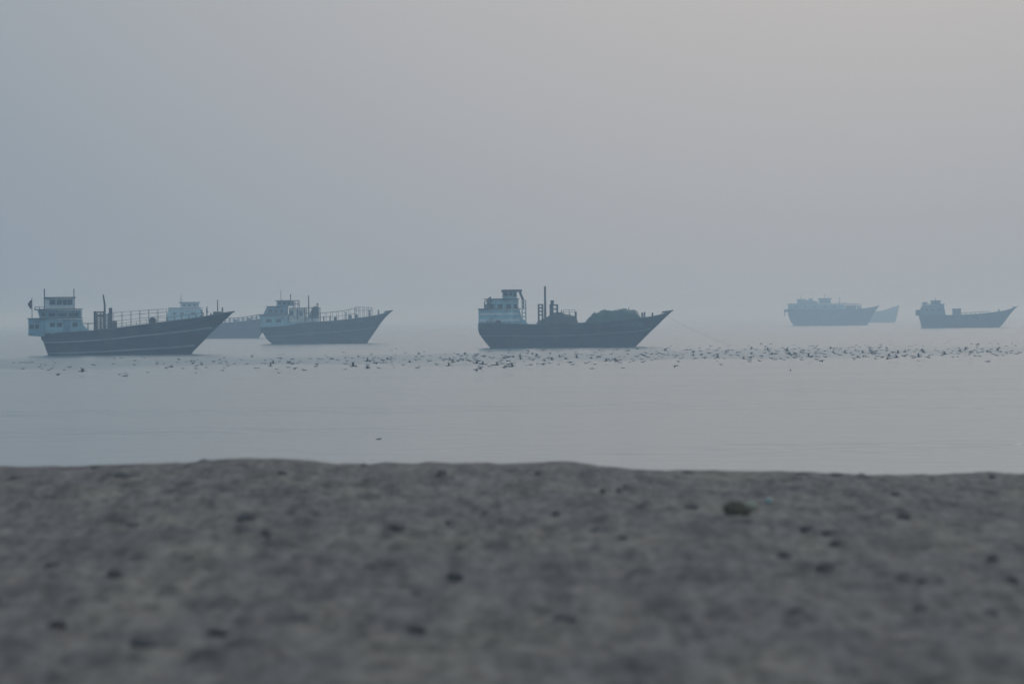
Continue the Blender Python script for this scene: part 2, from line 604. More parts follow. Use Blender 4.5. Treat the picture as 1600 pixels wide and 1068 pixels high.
    def slab(self, name, px0, px1, py, thick, width, mtl, parent=None):
        x0, z = self.P(px0, py); x1, _ = self.P(px1, py)
        bm = bmesh.new()
        bx(bm, x0, x1, -width / 2, width / 2, z, z + thick)
        return obj(name, bm, mtl, parent or self.root, bevel=0.03)

    def windows(self, parent, width, items, name="window", front=None):
        """items: (px, py, w_m, h_m) on the near side; frame stands proud of the wall, the pane sits in it"""
        for (px, py, w, h) in items:
            x, z = self.P(px, py)
            y = -width / 2
            bm = bmesh.new()
            f = 0.07
            bx(bm, x - w / 2 - f, x + w / 2 + f, y - 0.05, y + 0.02, z + h / 2, z + h / 2 + f)
            bx(bm, x - w / 2 - f, x + w / 2 + f, y - 0.05, y + 0.02, z - h / 2 - f, z - h / 2)
            bx(bm, x - w / 2 - f, x - w / 2, y - 0.05, y + 0.02, z - h / 2, z + h / 2)
            bx(bm, x + w / 2, x + w / 2 + f, y - 0.05, y + 0.02, z - h / 2, z + h / 2)
            bx(bm, x - w / 2, x + w / 2, y - 0.015, y + 0.02, z - h / 2, z + h / 2)
            o = obj(name, bm, M['frame'], parent)
            o.data.materials.append(M['glass'])
            for p_ in o.data.polygons[-6:]:
                p_.material_index = 1

    def door(self, parent, width, px, py_bottom, w, h):
        x, z = self.P(px, py_bottom)
        bm = bmesh.new()
        bx(bm, x - w / 2, x + w / 2, -width / 2 - 0.04, -width / 2 + 0.02, z, z + h)
        return obj("door", bm, M['blue'], parent)

    def pole(self, px, py0, py1, r, mtl, y=0.0, px1=None, name="mast", r2=None):
        a = self.P(px, py0); b = self.P(px if px1 is None else px1, py1)
        bm = bmesh.new()
        tube(bm, (a[0], y, a[1]), (b[0], y, b[1]), r, 8, r2)
        return obj(name, bm, mtl, self.root)

    def box(self, name, px0, px1, py0, py1, y0, y1, mtl, bevel=0.04, parent=None):
        x0, z0 = self.P(px0, py0); x1, z1 = self.P(px1, py1)
        bm = bmesh.new()
        bx(bm, x0, x1, y0, y1, z0, z1)
        return obj(name, bm, mtl, parent or self.root, bevel=bevel)

    def railing(self, tops, base, step, r, ys, lines=(0.0, 0.5), mtl=None, jitter=0.0, name="railing"):
        """posts from the base line to the top line, with rails at fractions of the height below the top"""
        for y in ys:
            bm = bmesh.new()
            x0, x1 = tops[0][0], tops[-1][0]
            n = max(2, int(round((x1 - x0) / step)))
            pxs = [x0 + (x1 - x0) * k / n for k in range(n + 1)]
            for px in pxs:
                t = interp(tops, px); b = interp(base, px)
                xa, za = self.P(px, b); xb_, zb_ = self.P(px + rng.uniform(-jitter, jitter), t)
                tube(bm, (xa, y, za), (xb_, y, zb_), r, 5)
            for f in lines:
                pts = []
                for px in pxs:
                    t = interp(tops, px); b = interp(base, px)
                    x, z = self.P(px, t + (b - t) * f + rng.uniform(-jitter, jitter) * 0.4)
                    pts.append((x, y, z))
                path(bm, pts, r * 0.8, 5)
            obj(name, bm, mtl or M['rail'], self.root)

    def frame(self, name, pxs, py_top, py_bot, levels, r, ys, mtl):
        """scaffold of posts and cross bars"""
        bm = bmesh.new()
        for y in ys:
            for px in pxs:
                a = self.P(px, py_bot); b = self.P(px, py_top)
                tube(bm, (a[0], y, a[1]), (b[0], y, b[1]), r, 6)
            for l in levels:
                a = self.P(pxs[0], l); b = self.P(pxs[-1], l)
                tube(bm, (a[0], y, a[1]), (b[0], y, b[1]), r * 0.85, 6)
        for l in levels:
            for px in (pxs[0], pxs[-1]):
                a = self.P(px, l)
                tube(bm, (a[0], ys[0], a[1]), (a[0], ys[-1], a[1]), r * 0.85, 6)
        return obj(name, bm, mtl, self.root)

    def flagstaff(self, px, py_bot, py_top, mtl_flag, fpy0, fpy1, fw, y=0.0):
        p = self.pole(px, py_bot, py_top, 0.05, M['steel'], y, name="flagpole")
        x, z0 = self.P(px, fpy0); _, z1 = self.P(px, fpy1)
        bm = bmesh.new()
        nx, nz_ = 6, 8
        g = []
        for j in range(nz_ + 1):
            row = []
            for i in range(nx + 1):
                u, v = i / nx, j / nz_
                sag = 0.25 * u * (z0 - z1)
                row.append(bm.verts.new((x - 0.06 - u * fw * (0.45 + 0.2 * math.sin(v * 5)), y + 0.12 * math.sin(u * 7 + v * 4), z0 + (z1 - z0) * v - sag * (1 - v) - 0.05 * math.sin(u * 9))))
            g.append(row)
        for j in range(nz_):
            for i in range(nx):
                bm.faces.new((g[j][i], g[j][i + 1], g[j + 1][i + 1], g[j + 1][i]))
        o = obj("flag", bm, mtl_flag, p)
        md = o.modifiers.new("thickness", 'SOLIDIFY'); md.thickness = 0.02


def bow_fittings(b, posts, r=0.12):
    for (px, p0, p1) in posts:
        bm = bmesh.new()
        a = b.P(px, p0); c = b.P(px, p1)
        for y in (-0.7, 0.7):
            tube(bm, (a[0], y, a[1]), (c[0], y, c[1]), r, 7, r * 0.8)
        tube(bm, (c[0], -0.8, c[1] - 0.3), (c[0], 0.8, c[1] - 0.3), r * 0.7, 6)
        obj("mooring_bitt", bm, M['rail'], b.root)


# ---- boat A: nearest, lower left, with overhanging stern gallery
A = Boat("nearest dark dhow with overhanging blue stern gallery and slatted pen amidships", 76, 205, 555.5, 786, 7.4, R(2.5))
A.hull(sheer=[(66, 522), (100, 521), (140, 518.5), (180, 514.5), (220, 509), (260, 504), (300, 499), (325, 495), (345, 491), (363, 489)],
       stern=[(82, 566), (76, 555), (71, 540), (66, 526), (66, 522)],
       stem=[(288, 566), (301, 549), (312, 538), (325, 525), (338, 512), (350, 501), (363, 489)],
       mtl=M['hull'], strakes=[(0.70, 0.019, M['stripe']), (0.335, 0.019, M['stripe'])])
ga = A.house("stern_gallery", [(46.5, 525), (66, 526.5), (72, 526.5), (72, 499), (46.5, 499)], 6.4, M['blue'])
A.slab("gallery_roof", 45, 73, 499, 0.12, 6.8, M['roof'], ga)
A.windows(ga, 6.4, [(52, 511, 0.6, 0.6), (60, 511, 0.6, 0.6)])
lo = A.house("deckhouse", [(72.5, 522), (146, 521), (136, 513), (129, 505), (129, 499), (72.5, 499)], 6.2, M['teal'])
A.windows(lo, 6.2, [(84, 508, 0.7, 0.55), (95, 508, 0.7, 0.55), (119, 508, 0.7, 0.55)])
A.door(lo, 6.2, 106, 519.5, 1.0, 1.75)
mid = A.house("upper_deckhouse", [(64, 497.6), (128, 497.6), (128, 485.5), (61, 485.5)], 5.6, M['blue'])
A.slab("deckhouse_roof", 56, 129, 485.4, 0.16, 6.6, M['roof'], mid)
A.slab("balcony", 58, 129.5, 499, 0.1, 6.9, M['roof'], lo)
A.windows(mid, 5.6, [(70, 492.5, 0.6, 0.5), (83, 492.5, 0.9, 0.5), (99, 492.5, 1.2, 0.5), (117, 492.5, 1.3, 0.5)])
wh = A.house("wheelhouse", [(72, 483.9), (117, 483.9), (117.5, 467), (72, 467)], 4.6, M['white'])
A.slab("wheelhouse_roof", 70.5, 119, 466.8, 0.16, 5.2, M['roof_green'], wh)
A.windows(wh, 4.6, [(84, 473, 0.75, 0.65), (95, 473, 0.75, 0.65), (103, 473, 0.65, 0.65), (111, 473, 0.65, 0.65)])
A.pole(71.5, 484, 452, 0.085, M['steel'], -2.2, name="antenna_pole")
A.pole(117.5, 484, 452, 0.07, M['steel'], -2.2, name="antenna_pole")
A.flagstaff(51.5, 499, 466, M['flag'], 469, 483, 0.8, -1.0)
A.railing([(57, 480.5), (71, 480)], [(57, 485), (71, 485)], 7, 0.05, (-2.9,), (0.0,))
A.railing([(129, 506), (149, 506)], [(129, 513), (149, 519)], 20, 0.08, (-2.6,), (0.0,))
A.frame("cargo_frame", [149, 163.5], 487, 519, [488.5, 494], 0.12, (-2.2, 2.2), M['steel'])
for y in (-2.3, 1.9):
    pen = bmesh.new()
    for py in [492.5 + 3.1 * j for j in range(8)]:
        x0, z0 = A.P(151.5 + rng.uniform(-.6, .6), py); x1, _ = A.P(176 + rng.uniform(-.6, .6), py)
        bx(pen, x0, x1, y, y + 0.08, z0 - 0.09, z0 + 0.09)
    for px in (152, 158, 164, 170, 175):
        a = A.P(px, 517); c = A.P(px, 490)
        bx(pen, a[0] - 0.06, a[0] + 0.06, y + 0.07, y + 0.17, a[1], c[1])
    obj("slatted_pen_side", pen, M['crate'], A.root)
mastb = bmesh.new()
a, b_, c = A.P(164.5, 518), A.P(164.6, 476), A.P(162.3, 461)
tube(mastb, (a[0], -0.6, a[1]), (b_[0], -0.6, b_[1]), 0.16, 8, 0.13); tube(mastb, (b_[0], -0.6, b_[1]), (c[0], -0.6, c[1]), 0.13, 8, 0.10)
obj("mast", mastb, M['steel'], A.root)
A.box("engine_casing", 171, 176, 517, 481.5, -0.9, 0.9, M['steel'])
A.box("hatch_coaming", 177, 183, 517, 501.5, -1.8, 1.8, M['crate'])
A.railing([(177, 489.5), (205, 487), (235, 485), (261, 483.5)], [(177, 516), (220, 510), (261, 504.5)], 15, 0.03, (-2.8, 2.8), (0.0, 0.22, 0.5), M['crate'], 0.6, name="awning_frame")
A.railing([(183, 507), (232, 500), (262, 497)], [(183, 515), (232, 508.5), (262, 504.5)], 16, 0.03, (-3.0,), (0.0, 0.5), name="railing")
A.railing([(262, 497), (318, 489)], [(262, 504), (318, 497)], 11, 0.03, (-2.7, 2.7), (0.0,), name="railing")
wb = bmesh.new()
x, z = A.P(239, 502)
tube(wb, (x, -1.6, z), (x, -0.2, z), 0.36, 12)
tube(wb, (x, -1.7, z), (x, -1.6, z), 0.50, 12); tube(wb, (x, -0.2, z), (x, -0.1, z), 0.50, 12)
bx(wb, x - 0.2, x + 0.2, -1.68, -1.5, z - 1.2, z); bx(wb, x - 0.2, x + 0.2, -0.3, -0.12, z - 1.2, z)
obj("winch", wb, M['steel'], A.root)
A.box("foredeck_locker", 333.5, 347, 494, 487.5, -0.9, 0.9, M['rail'])
A.pole(340.5, 494, 469, 0.07, M['steel'], 0.0, name="bow_staff")
bow_fittings(A, [(348, 493, 481), (315, 500, 492), (330, 497, 490)], 0.12)

# ---- boat B: second from the left
Bt = Boat("mid distance dhow with teal stern, cream cabin amidships and long bow railings", 426, 508, 537, 1090, 6.6, R(-2))
Bt.hull(sheer=[(409, 512), (430, 511.5), (455, 508.5), (480, 504.5), (505, 503), (530, 501), (555, 498), (575, 495.5), (592, 492.5), (602, 489.5), (612, 486)],
        stern=[(432, 545), (426, 537), (418, 530), (412, 520), (409, 512)],
        stem=[(567, 545), (573.5, 534.5), (580, 525), (588, 514), (596, 502), (603, 494), (612, 486)],
        mtl=M['hull'], strakes=[(0.60, 0.017, M['plank'])])
s1 = Bt.house("stern_house", [(408.5, 511), (411, 511.3), (452, 509), (452, 493), (407.5, 493)], 5.6, M['teal'])
Bt.slab("stern_house_roof", 405.5, 454, 493, 0.22, 6.2, M['roof'], s1)
Bt.windows(s1, 5.6, [(422, 501, 1.0, 0.6), (437, 501, 1.0, 0.6)])
s2 = Bt.house("upper_deckhouse", [(413, 491), (449, 491), (449, 479), (419, 479)], 4.9, M['blue'])
Bt.slab("deckhouse_roof", 417, 450, 479.2, 0.12, 5.3, M['roof'], s2)
Bt.windows(s2, 4.9, [(424, 485, 0.7, 0.7), (433, 486, 0.6, 0.7), (442, 486, 0.6, 0.7)])
s3 = Bt.house("wheelhouse", [(434, 478), (458, 478), (458, 470.5), (434, 470.5)], 4.0, M['blue'])
Bt.slab("wheelhouse_roof", 432, 468, 470.5, 0.16, 4.8, M['roof_green'], s3)
Bt.windows(s3, 4.0, [(439, 474, 0.6, 0.5), (446, 474, 0.6, 0.5), (453, 474, 0.6, 0.5)])
Bt.pole(439.5, 470, 453, 0.07, M['steel'], 0, r2=0.04)
Bt.pole(455, 470, 461, 0.08, M['steel'], -0.8, name="antenna_pole")
Bt.box("lamp_box", 454.2, 456, 462.5, 459.8, -1.0, -0.6, M['steel'])
Bt.frame("canopy_frame", [460.5, 467], 471, 480, [474.5], 0.08, (-1.8, 1.8), M['steel'])
Bt.house("cabin_base", [(451, 511), (480, 508), (479, 502.2), (452, 502.2)], 4.8, M['teal'])
cb = Bt.house("cabin", [(453, 502), (477, 502), (477, 482), (453, 482)], 4.4, M['cream'])
Bt.slab("cabin_roof", 452.4, 500, 481.6, 0.13, 5.0, M['rail'], cb)
Bt.windows(cb, 4.4, [(457, 489, 0.7, 0.9), (466.5, 491, 0.25, 1.8), (472, 490, 0.5, 0.9)])
bo = Bt.house("galley_box", [(479, 503.5), (496, 503.5), (496, 497), (479, 497)], 3.4, M['white'])
Bt.frame("awning_frame", [478.5, 489, 499.5], 481, 504, [489, 496], 0.08, (-1.9, 1.9), M['steel'])
tb = Bt.house("engine_casing", [(484, 497), (497, 497), (497.5, 477.5), (491, 479), (486, 487)], 2.2, M['tarp_grey'])
Bt.box("funnel", 495.3, 498, 477, 473.5, -0.5, 0.3, M['steel'])
Bt.pole(482.5, 500, 461.5, 0.16, M['rail'], 0.6, name="mast", r2=0.11)
Bt.railing([(500, 489), (530, 486.5), (556, 481.5)], [(500, 503.3), (530, 501), (556, 498)], 10, 0.035, (-2.5, 2.5), (0.0, 0.5), M['rail'], 0.6)
Bt.railing([(556, 479.5), (581, 480.5)], [(556, 498), (581, 494.5)], 6.2, 0.045, (-2.2, 2.2), (0.0, 0.28), M['rail'], 0.5)
for (px, p0, p1) in [(507, 504, 494), (517, 503, 493), (542, 500, 487)]:
    o = Bt.box("stanchion", px - 0.8, px + 0.8, p0, p1, -2.0, -1.7, M['steel'], 0.02)
for (px, p0, p1, w) in [(525, 499.5, 495, 4), (548, 496.5, 492, 5), (557.5, 496.5, 491, 5)]:
    bm = bmesh.new()
    x, z0 = Bt.P(px, p0 + 3.5); _, z1 = Bt.P(px, p1)
    ww = w * Bt.m / 2
    tube(bm, (x, -1.2, z0), (x, -1.2, (z0 + z1) / 2), ww, 10, ww * 1.12); tube(bm, (x, -1.2, (z0 + z1) / 2), (x, -1.2, z1), ww * 1.12, 10, ww)
    o = obj("drum", bm, M['steel'], None)
    o.matrix_world = Matrix.Translation(Bt.root.location) @ Matrix.Rotation(Bt.root.rotation_euler.z, 4, 'Z')
    tag(o, {525: "dark drum standing amidships on the cream cabined dhow, nearest its cabin",
            548: "dark drum on the cream cabined dhow, middle one of three along its railing",
            557.5: "dark drum at the foot of the tall bow railing of the cream cabined dhow"}[px], "drum", "drums on the cream cabined dhow")
bow_fittings(Bt, [(578, 495, 484), (592, 493, 484)], 0.12)

# ---- boat C: centre, tarpaulin cargo
C = Boat("central dark dhow with tall bare mast and green tarpaulin cargo near its bow", 766, 898, 543, 870, 7.6, R(1))
C.hull(sheer=[(748, 505), (790, 505.5), (825, 507), (865, 507), (905, 505), (950, 502), (985, 498.5), (1010, 496), (1028, 493.5), (1038, 490), (1049, 486)],
       stern=[(775, 552), (766, 543), (756, 531), (748.5, 520), (747.5, 512), (748, 505)],
       stem=[(983, 549), (995, 538), (1005, 528), (1016, 517), (1028, 506), (1038, 496), (1049, 486)],
       mtl=M['hull'], strakes=[(0.62, 0.017, M['plank']), (0.93, 0.015, M['hull_green'])], stern_w=0.8)
q1 = C.house("quarterdeck_house", [(748.5, 504.6), (826, 506.5), (815, 496), (812, 483), (748.5, 483)], 6.3, M['teal'])
for k, (py, mt) in enumerate([(490.5, M['white']), (500, M['white'])]):
    bm = bmesh.new()
    x0, z = C.P(749.5, py); x1, z2 = C.P(811, py)
    bx(bm, x0, x1, -3.23, -3.14, z - 0.16, z + 0.16)
    obj("painted_band", bm, mt, q1)
bm = bmesh.new()
for px in (778,):
    x, z = C.P(px, 503)
    prism(bm, [(x - 0.5, z - 0.3), (x + 0.5, z - 0.3), (x + 0.3, z + 0.35), (x - 0.3, z + 0.35)], -3.4, -3.13)
obj("fairlead", bm, M['steel'], q1)
C.slab("quarterdeck", 747.5, 814, 483, 0.14, 6.7, M['roof'], q1)
q2 = C.house("upper_deckhouse", [(757, 481.4), (810, 481.4), (810, 467.5), (764, 467.5)], 5.2, M['teal'])
C.slab("deckhouse_roof", 757, 812, 467.6, 0.14, 5.8, M['roof'], q2)
C.windows(q2, 5.2, [(768, 478, 0.7, 0.65), (781.5, 478, 0.7, 0.65), (795, 478, 0.7, 0.65), (805.5, 478, 0.6, 0.65)])
C.railing([(758, 471), (766, 466), (767, 463)], [(758, 483), (766, 481.4), (767, 481.4)], 4, 0.08, (-2.7, 2.7), (0.0, 0.5), M['steel'], name="railing")
q3 = C.house("wheelhouse", [(786, 466), (808, 466), (808, 456), (786, 456)], 4.2, M['teal'])
C.windows(q3, 4.2, [(791, 459.5, 0.75, 0.4), (798, 459.5, 0.6, 0.4), (805, 459.5, 0.45, 0.6)])
C.slab("wheelhouse_roof", 784.5, 816, 456, 0.38, 5.2, M['roof'], q3)
for y in (-2.1, 2.1):
    bm = bmesh.new()
    a = C.P(813, 456); c = C.P(818, 468)
    tube(bm, (a[0], y, a[1]), (c[0], y, c[1]), 0.16, 6)
    c2 = C.P(818, 483); tube(bm, (c[0], y, c[1]), (c2[0], y, c2[1]), 0.10, 6)
    obj("roof_strut", bm, M['steel'], q3)
lad = bmesh.new()
for y in (-2.3, -1.6):
    for px in (816, 821.5):
        a = C.P(px, 506); c = C.P(px, 468)
        tube(lad, (a[0], y, a[1]), (c[0], y, c[1]), 0.09, 6)
for py in range(470, 505, 6):
    a = C.P(816, py); c = C.P(821.5, py)
    for y in (-2.3, -1.6):
        tube(lad, (a[0], y, a[1]), (c[0], y, c[1]), 0.08, 5)
    bx(lad, a[0], c[0], -2.3, -1.6, a[1] - 0.03, a[1] + 0.03)
obj("ladder", lad, M['cream'], C.root)
C.pole(852.2, 510, 446.5, 0.19, M['rail'], -0.6, name="mast", r2=0.15)
C.frame("derrick_frame", [842, 848], 474.5, 502, [475.5, 480.5, 486, 491.5], 0.12, (-1.6, 0.2), M['steel'])
C.frame("winch_frame", [860.5, 871], 475.5, 494, [476, 482.5], 0.13, (-1.6, 0.2), M['steel'])
C.pole(863.3, 494, 474, 0.2, M['steel'], -0.3, name="winch_post")
C.box("winch_head", 860.8, 866, 476.5, 468.5, -0.5, 0.5, M['roof_green'])
C.railing([(880, 483.5), (898, 483.5)], [(880, 494), (898, 494)], 9, 0.04, (-2.0,), (0.0, 0.3), M['rail'], 0.4)
C.box("cargo_post", 898.5, 901.5, 508, 486.5, -0.6, 0.1, M['rail'])
bow_fittings(C, [(1004, 498, 488), (1007.5, 498, 487), (1020, 495, 488)], 0.13)
rp = bmesh.new()
a = C.P(1040, 492)
pts = [(a[0] + 11.5 * t, -0.25 - 1.5 * t, a[1] * (1 - t) ** 1.35 - 0.3 * t) for t in [k / 10 for k in range(11)]]
path(rp, pts, 0.012, 5)
obj("anchor_rope", rp, M['rope'], C.root)


def cargo_heap(b, outline, width, mtl, label, seed, step=0.35):
    """tarpaulin over cargo: ridge line from the outline, sagging to the sides, with folds"""
    pts = [b.P(*p) for p in outline]
    zb = min(p[1] for p in pts) - 0.6
    x0, x1 = pts[0][0], pts[-1][0]
    nu = int((x1 - x0) / step) + 2
    nvv = 16
    bm = bmesh.new()
    g = []
    for i in range(nu + 1):
        x = x0 + (x1 - x0) * i / nu
        h = interp(pts, x)
        row = []
        for j in range(nvv + 1):
            t = -1 + 2 * j / nvv
            s = (1 - abs(t) ** 3.2)
            z = zb + (h - zb) * s
            nn = mnoise.noise(Vector((x * 0.9 + seed, t * 3.0, seed))) * 0.40 * (1 if 0 < i < nu else 0) * min(1, 2 * s) + 0.16 * mnoise.noise(Vector((x * 2.6, seed, t * 5.0))) * min(1, 2 * s)
            yy = t * width / 2 * (1 + 0.06 * mnoise.noise(Vector((x * 0.7, seed, t))))
            row.append(bm.verts.new((x, yy, max(zb, z + nn - 0.16 * s - 0.05 * (math.sin(x * 2.2) > 0.8)))))
        g.append(row)
    for i in range(nu):
        for j in range(nvv):
            bm.faces.new((g[i][j], g[i + 1][j], g[i + 1][j + 1], g[i][j + 1]))
    bm.faces.new([g[0][j] for j in range(nvv + 1)]); bm.faces.new([g[nu][j] for j in range(nvv, -1, -1)])
    for j in (0,):
        bm.faces.new([g[i][0] for i in range(nu, -1, -1)] + [g[i][nvv] for i in range(nu + 1)])
    o = obj("cargo_heap", bm, mtl, None, smooth=True)
    o.matrix_world = Matrix.Translation(b.root.location) @ Matrix.Rotation(b.root.rotation_euler.z, 4, 'Z')
    tag(o, label, "cargo")
    # lashing rope as a part
    for f in (0.2, 0.4, 0.6, 0.8):
        lash = bmesh.new()
        i = int(nu * f)
        x = x0 + (x1 - x0) * i / nu; h = interp(pts, x)
        ring = []
        for j in range(nvv + 1):
            t = -1 + 2 * j / nvv
            s = 1 - abs(t) ** 3.2
            ring.append((x, t * width / 2 * 1.03, zb + (h - zb) * s + 0.10 * min(1, 3 * s) + 0.02))
        path(lash, ring, 0.035, 5)
        obj("lashing_rope", lash, M['rope'], o)
    return o


cargo_heap(C, [(839, 502), (843, 499.5), (852, 494.5), (857, 492), (864, 489.5), (870, 486), (878, 484.5), (881, 487), (884, 489.5), (893, 490), (899, 491), (902, 497), (904, 503)],
           5.2, M['tarp_grey'], "grey sheeted cargo heap behind the tall mast of the central dhow", 3.1)
cargo_heap(C, [(913, 505), (917, 499), (922, 494), (928, 488), (936, 486), (943, 484), (958, 483.5), (968, 483.2), (971, 481.2), (984, 480.8), (995, 481.8), (997, 486), (1000, 491), (1003, 497)],
           5.0, M['tarp'], "long green tarpaulin cargo heap near the bow of the central dhow", 8.4)

# ---- boat D: hazy, behind the nearest one
D = Boat("hazy pale dhow partly hidden behind the bow of the nearest dhow", 272, 346, 529, 1460, 6.8, 0)
D.hull(sheer=[(262, 505), (290, 506), (330, 506), (360, 504), (390, 501), (410, 498), (424, 494), (434, 489)],
       stern=[(276, 536), (272, 529), (266, 520), (262, 512), (262, 505)],
       stem=[(398, 536), (404, 527), (412, 516), (421, 505), (434, 489)],
       mtl=M['hull'], strakes=[(0.7, 0.012, M['rail'])])
d1 = D.house("deckhouse", [(260.5, 505), (316, 506), (315, 494), (313, 482), (265, 482), (261, 496)], 5.6, M['teal'])
D.slab("deckhouse_roof", 264, 316, 482, 0.2, 6.0, M['roof'], d1)
D.windows(d1, 5.6, [(274, 490, 1.0, 0.7), (286, 490, 1.0, 0.7), (303, 490, 1.0, 0.7)])
d2 = D.house("wheelhouse", [(283, 480), (311, 480), (311, 473.5), (283, 473.5)], 4.2, M['teal'])
D.slab("wheelhouse_roof", 280.5, 313, 473.5, 0.25, 5.0, M['roof'], d2)
D.windows(d2, 4.2, [(289, 477, 0.8, 0.5), (297, 477, 0.8, 0.5), (305, 477, 0.8, 0.5)])
D.pole(283.5, 473, 459, 0.12, M['steel'], 0, name="mast", r2=0.06)
D.box("ventilator", 313, 317, 494, 483.5, -0.8, 0.8, M['crate'])
D.railing([(345, 498), (380, 496), (408, 491)], [(345, 505.5), (380, 502), (408, 498.5)], 7, 0.10, (-2.4, 2.4), (0.0, 0.5), M['rail'], 0.6)
D.box("deck_crate", 386, 393, 503, 496.5, -1.5, 0.5, M['crate'])
D.box("deck_locker", 366, 371, 505, 499, -1.5, 0.5, M['crate'])

# ---- boat E: far right group, larger
E = Boat("far hazy dhow with long deckhouse, second from the right edge", 1240, 1300, 510.4, 2450, 8.6, 0)
E.hull(sheer=[(1231.5, 484), (1270, 485), (1310, 485.5), (1340, 484.5), (1356, 483), (1364, 481.5), (1373.5, 479.5)],
       stern=[(1243, 514), (1240, 510.4), (1235.5, 503), (1232, 494), (1231.5, 484)],
       stem=[(1350, 514), (1355.5, 508.5), (1361, 499), (1366, 489), (1373.5, 479.5)],
       mtl=M['hull'], strakes=[(0.6, 0.015, M['rail'])], stern_w=0.8)
e1 = E.house("deckhouse", [(1232, 484.5), (1320, 486), (1318, 477), (1232, 477)], 6.5, M['blue'])
E.slab("deckhouse_roof", 1231.5, 1322, 477, 0.3, 6.9, M['roof'], e1)
E.windows(e1, 6.5, [(1243, 481, 1.2, 0.9), (1258, 481, 1.2, 0.9), (1273, 481, 1.2, 0.9), (1288, 481, 1.2, 0.9), (1303, 481, 1.2, 0.9)])
e2 = E.house("upper_deckhouse", [(1246, 476), (1279, 476), (1276, 472), (1262, 470.5), (1246, 470)], 5.4, M['blue'])
E.slab("upper_roof", 1245.5, 1260, 470, 0.3, 5.8, M['roof'], e2)
e3 = E.house("wheelhouse", [(1280, 476), (1298, 476), (1298, 469), (1280, 469)], 5.0, M['teal'])
E.slab("wheelhouse_roof", 1278.5, 1299.5, 469, 0.4, 5.6, M['roof_green'], e3)
E.windows(e3, 5.0, [(1284, 472.5, 0.9, 0.7), (1290, 472.5, 0.9, 0.7), (1295, 472.5, 0.8, 0.7)])
E.pole(1312, 485, 466, 0.2, M['rail'], 0, name="mast", r2=0.12)
E.box("deck_cargo", 1322, 1338, 486, 478.5, -2.2, 2.2, M['tarp_grey'])
E.railing([(1319, 475), (1345, 477)], [(1319, 486), (1345, 484.5)], 4.5, 0.12, (-2.6, 2.6), (0.0, 0.4), M['rail'], 0.5)
E.pole(1252, 470, 463.5, 0.14, M['steel'], 0, name="antenna_pole")
E.pole(1289, 468, 461, 0.12, M['steel'], 0, name="antenna_pole")
E.box("roof_locker", 1264, 1270, 471.5, 467.8, -1.0, 1.0, M['blue'])
E.box("deck_crate", 1340, 1346, 485, 480.5, -1.6, 1.6, M['crate'])
E.box("stern_platform", 1225.5, 1231.4, 489, 484.8, -2.2, 2.2, M['hull'])
E.box("stern_ladder", 1225.5, 1227, 495, 489, -0.5, 0.5, M['hull'])

# ---- boat F: right edge
F = Boat("dark dhow at the right edge with low open deck and one square hatch box", 1440, 1513, 510.5, 1850, 7.2, 0)
F.hull(sheer=[(1436.5, 490), (1460, 491), (1500, 490.5), (1530, 488.8), (1552, 486.5), (1568, 484), (1578, 481.5), (1588.5, 477.5)],
       stern=[(1441, 514), (1440, 510.5), (1439.5, 503), (1437, 494), (1436.5, 490)],
       stem=[(1557, 514), (1563, 508.5), (1569, 501), (1576, 491), (1582, 484), (1588.5, 477.5)],
       mtl=M['hull'], strakes=[(0.6, 0.014, M['rail'])], stern_w=0.8)
f1 = F.house("deckhouse", [(1436.5, 491), (1477, 491.5), (1475, 481), (1474, 473.8), (1442, 475), (1438, 482)], 6.0, M['dark_teal'])
F.slab("deckhouse_roof", 1440.5, 1475.5, 474.2, 0.25, 6.4, M['roof'], f1)
F.windows(f1, 6.0, [(1447, 482, 1.0, 0.9), (1457, 482, 1.0, 0.9), (1467, 482, 1.0, 0.9)])
f2 = F.house("wheelhouse", [(1455.5, 473), (1469, 473), (1469, 469), (1455.5, 469)], 4.4, M['dark_teal'])
F.slab("wheelhouse_roof", 1454.5, 1470, 469, 0.3, 4.9, M['roof'], f2)
f3 = F.house("stern_shelter", [(1442.5, 473), (1447.5, 473), (1447, 470.5), (1444, 470.5)], 4.0, M['dark_teal'])
F.box("stern_platform", 1431.5, 1437, 491, 482, -2.0, 2.0, M['hull'])
F.pole(1462, 469, 463.5, 0.12, M['steel'], 0, name="antenna_pole")
F.railing([(1441, 470.5), (1449, 470)], [(1441, 475), (1449, 474.5)], 3.5, 0.10, (-2.6,), (0.0,), M['steel'])
F.railing([(1503, 487), (1545, 484.5)], [(1503, 490.5), (1545, 487.5)], 7, 0.08, (-2.6, 2.6), (0.0,), M['rail'], 0.4)
hb = F.box("hatch_box", 1489, 1501, 491.5, 481.5, -2.0, 2.0, M['crate'])
F.slab("hatch_lid", 1488.2, 1501.8, 481.5, 0.3, 4.4, M['rail'], hb)
bow_fittings(F, [(1561, 487, 481)], 0.2)

# ---- boat G: farthest, behind E
G = Boat("faintest farthest dhow, only its bow showing past the far hazy dhow", 1300, 1350, 502.5, 3200, 9.0, 0)
G.hull(sheer=[(1296, 486), (1330, 487), (1360, 486), (1378, 484), (1392, 480), (1405, 475.5)],
       stern=[(1302, 506), (1300, 502.5), (1297, 494), (1296, 486)],
       stem=[(1396, 506), (1398.5, 501), (1401, 493), (1405, 475.5)],
       mtl=M['hull_green'], strakes=[(0.6, 0.02, M['rail'])], stern_w=0.8, rail_r=0.15)
g1 = G.house("deckhouse", [(1298, 487), (1325, 487.5), (1325, 479), (1298, 479)], 6.5, M['teal'])
G.slab("deckhouse_roof", 1297, 1326, 479, 0.3, 7.0, M['roof'], g1)
G.box("bow_locker", 1393, 1399, 482, 477.5, -1.0, 1.0, M['rail'])


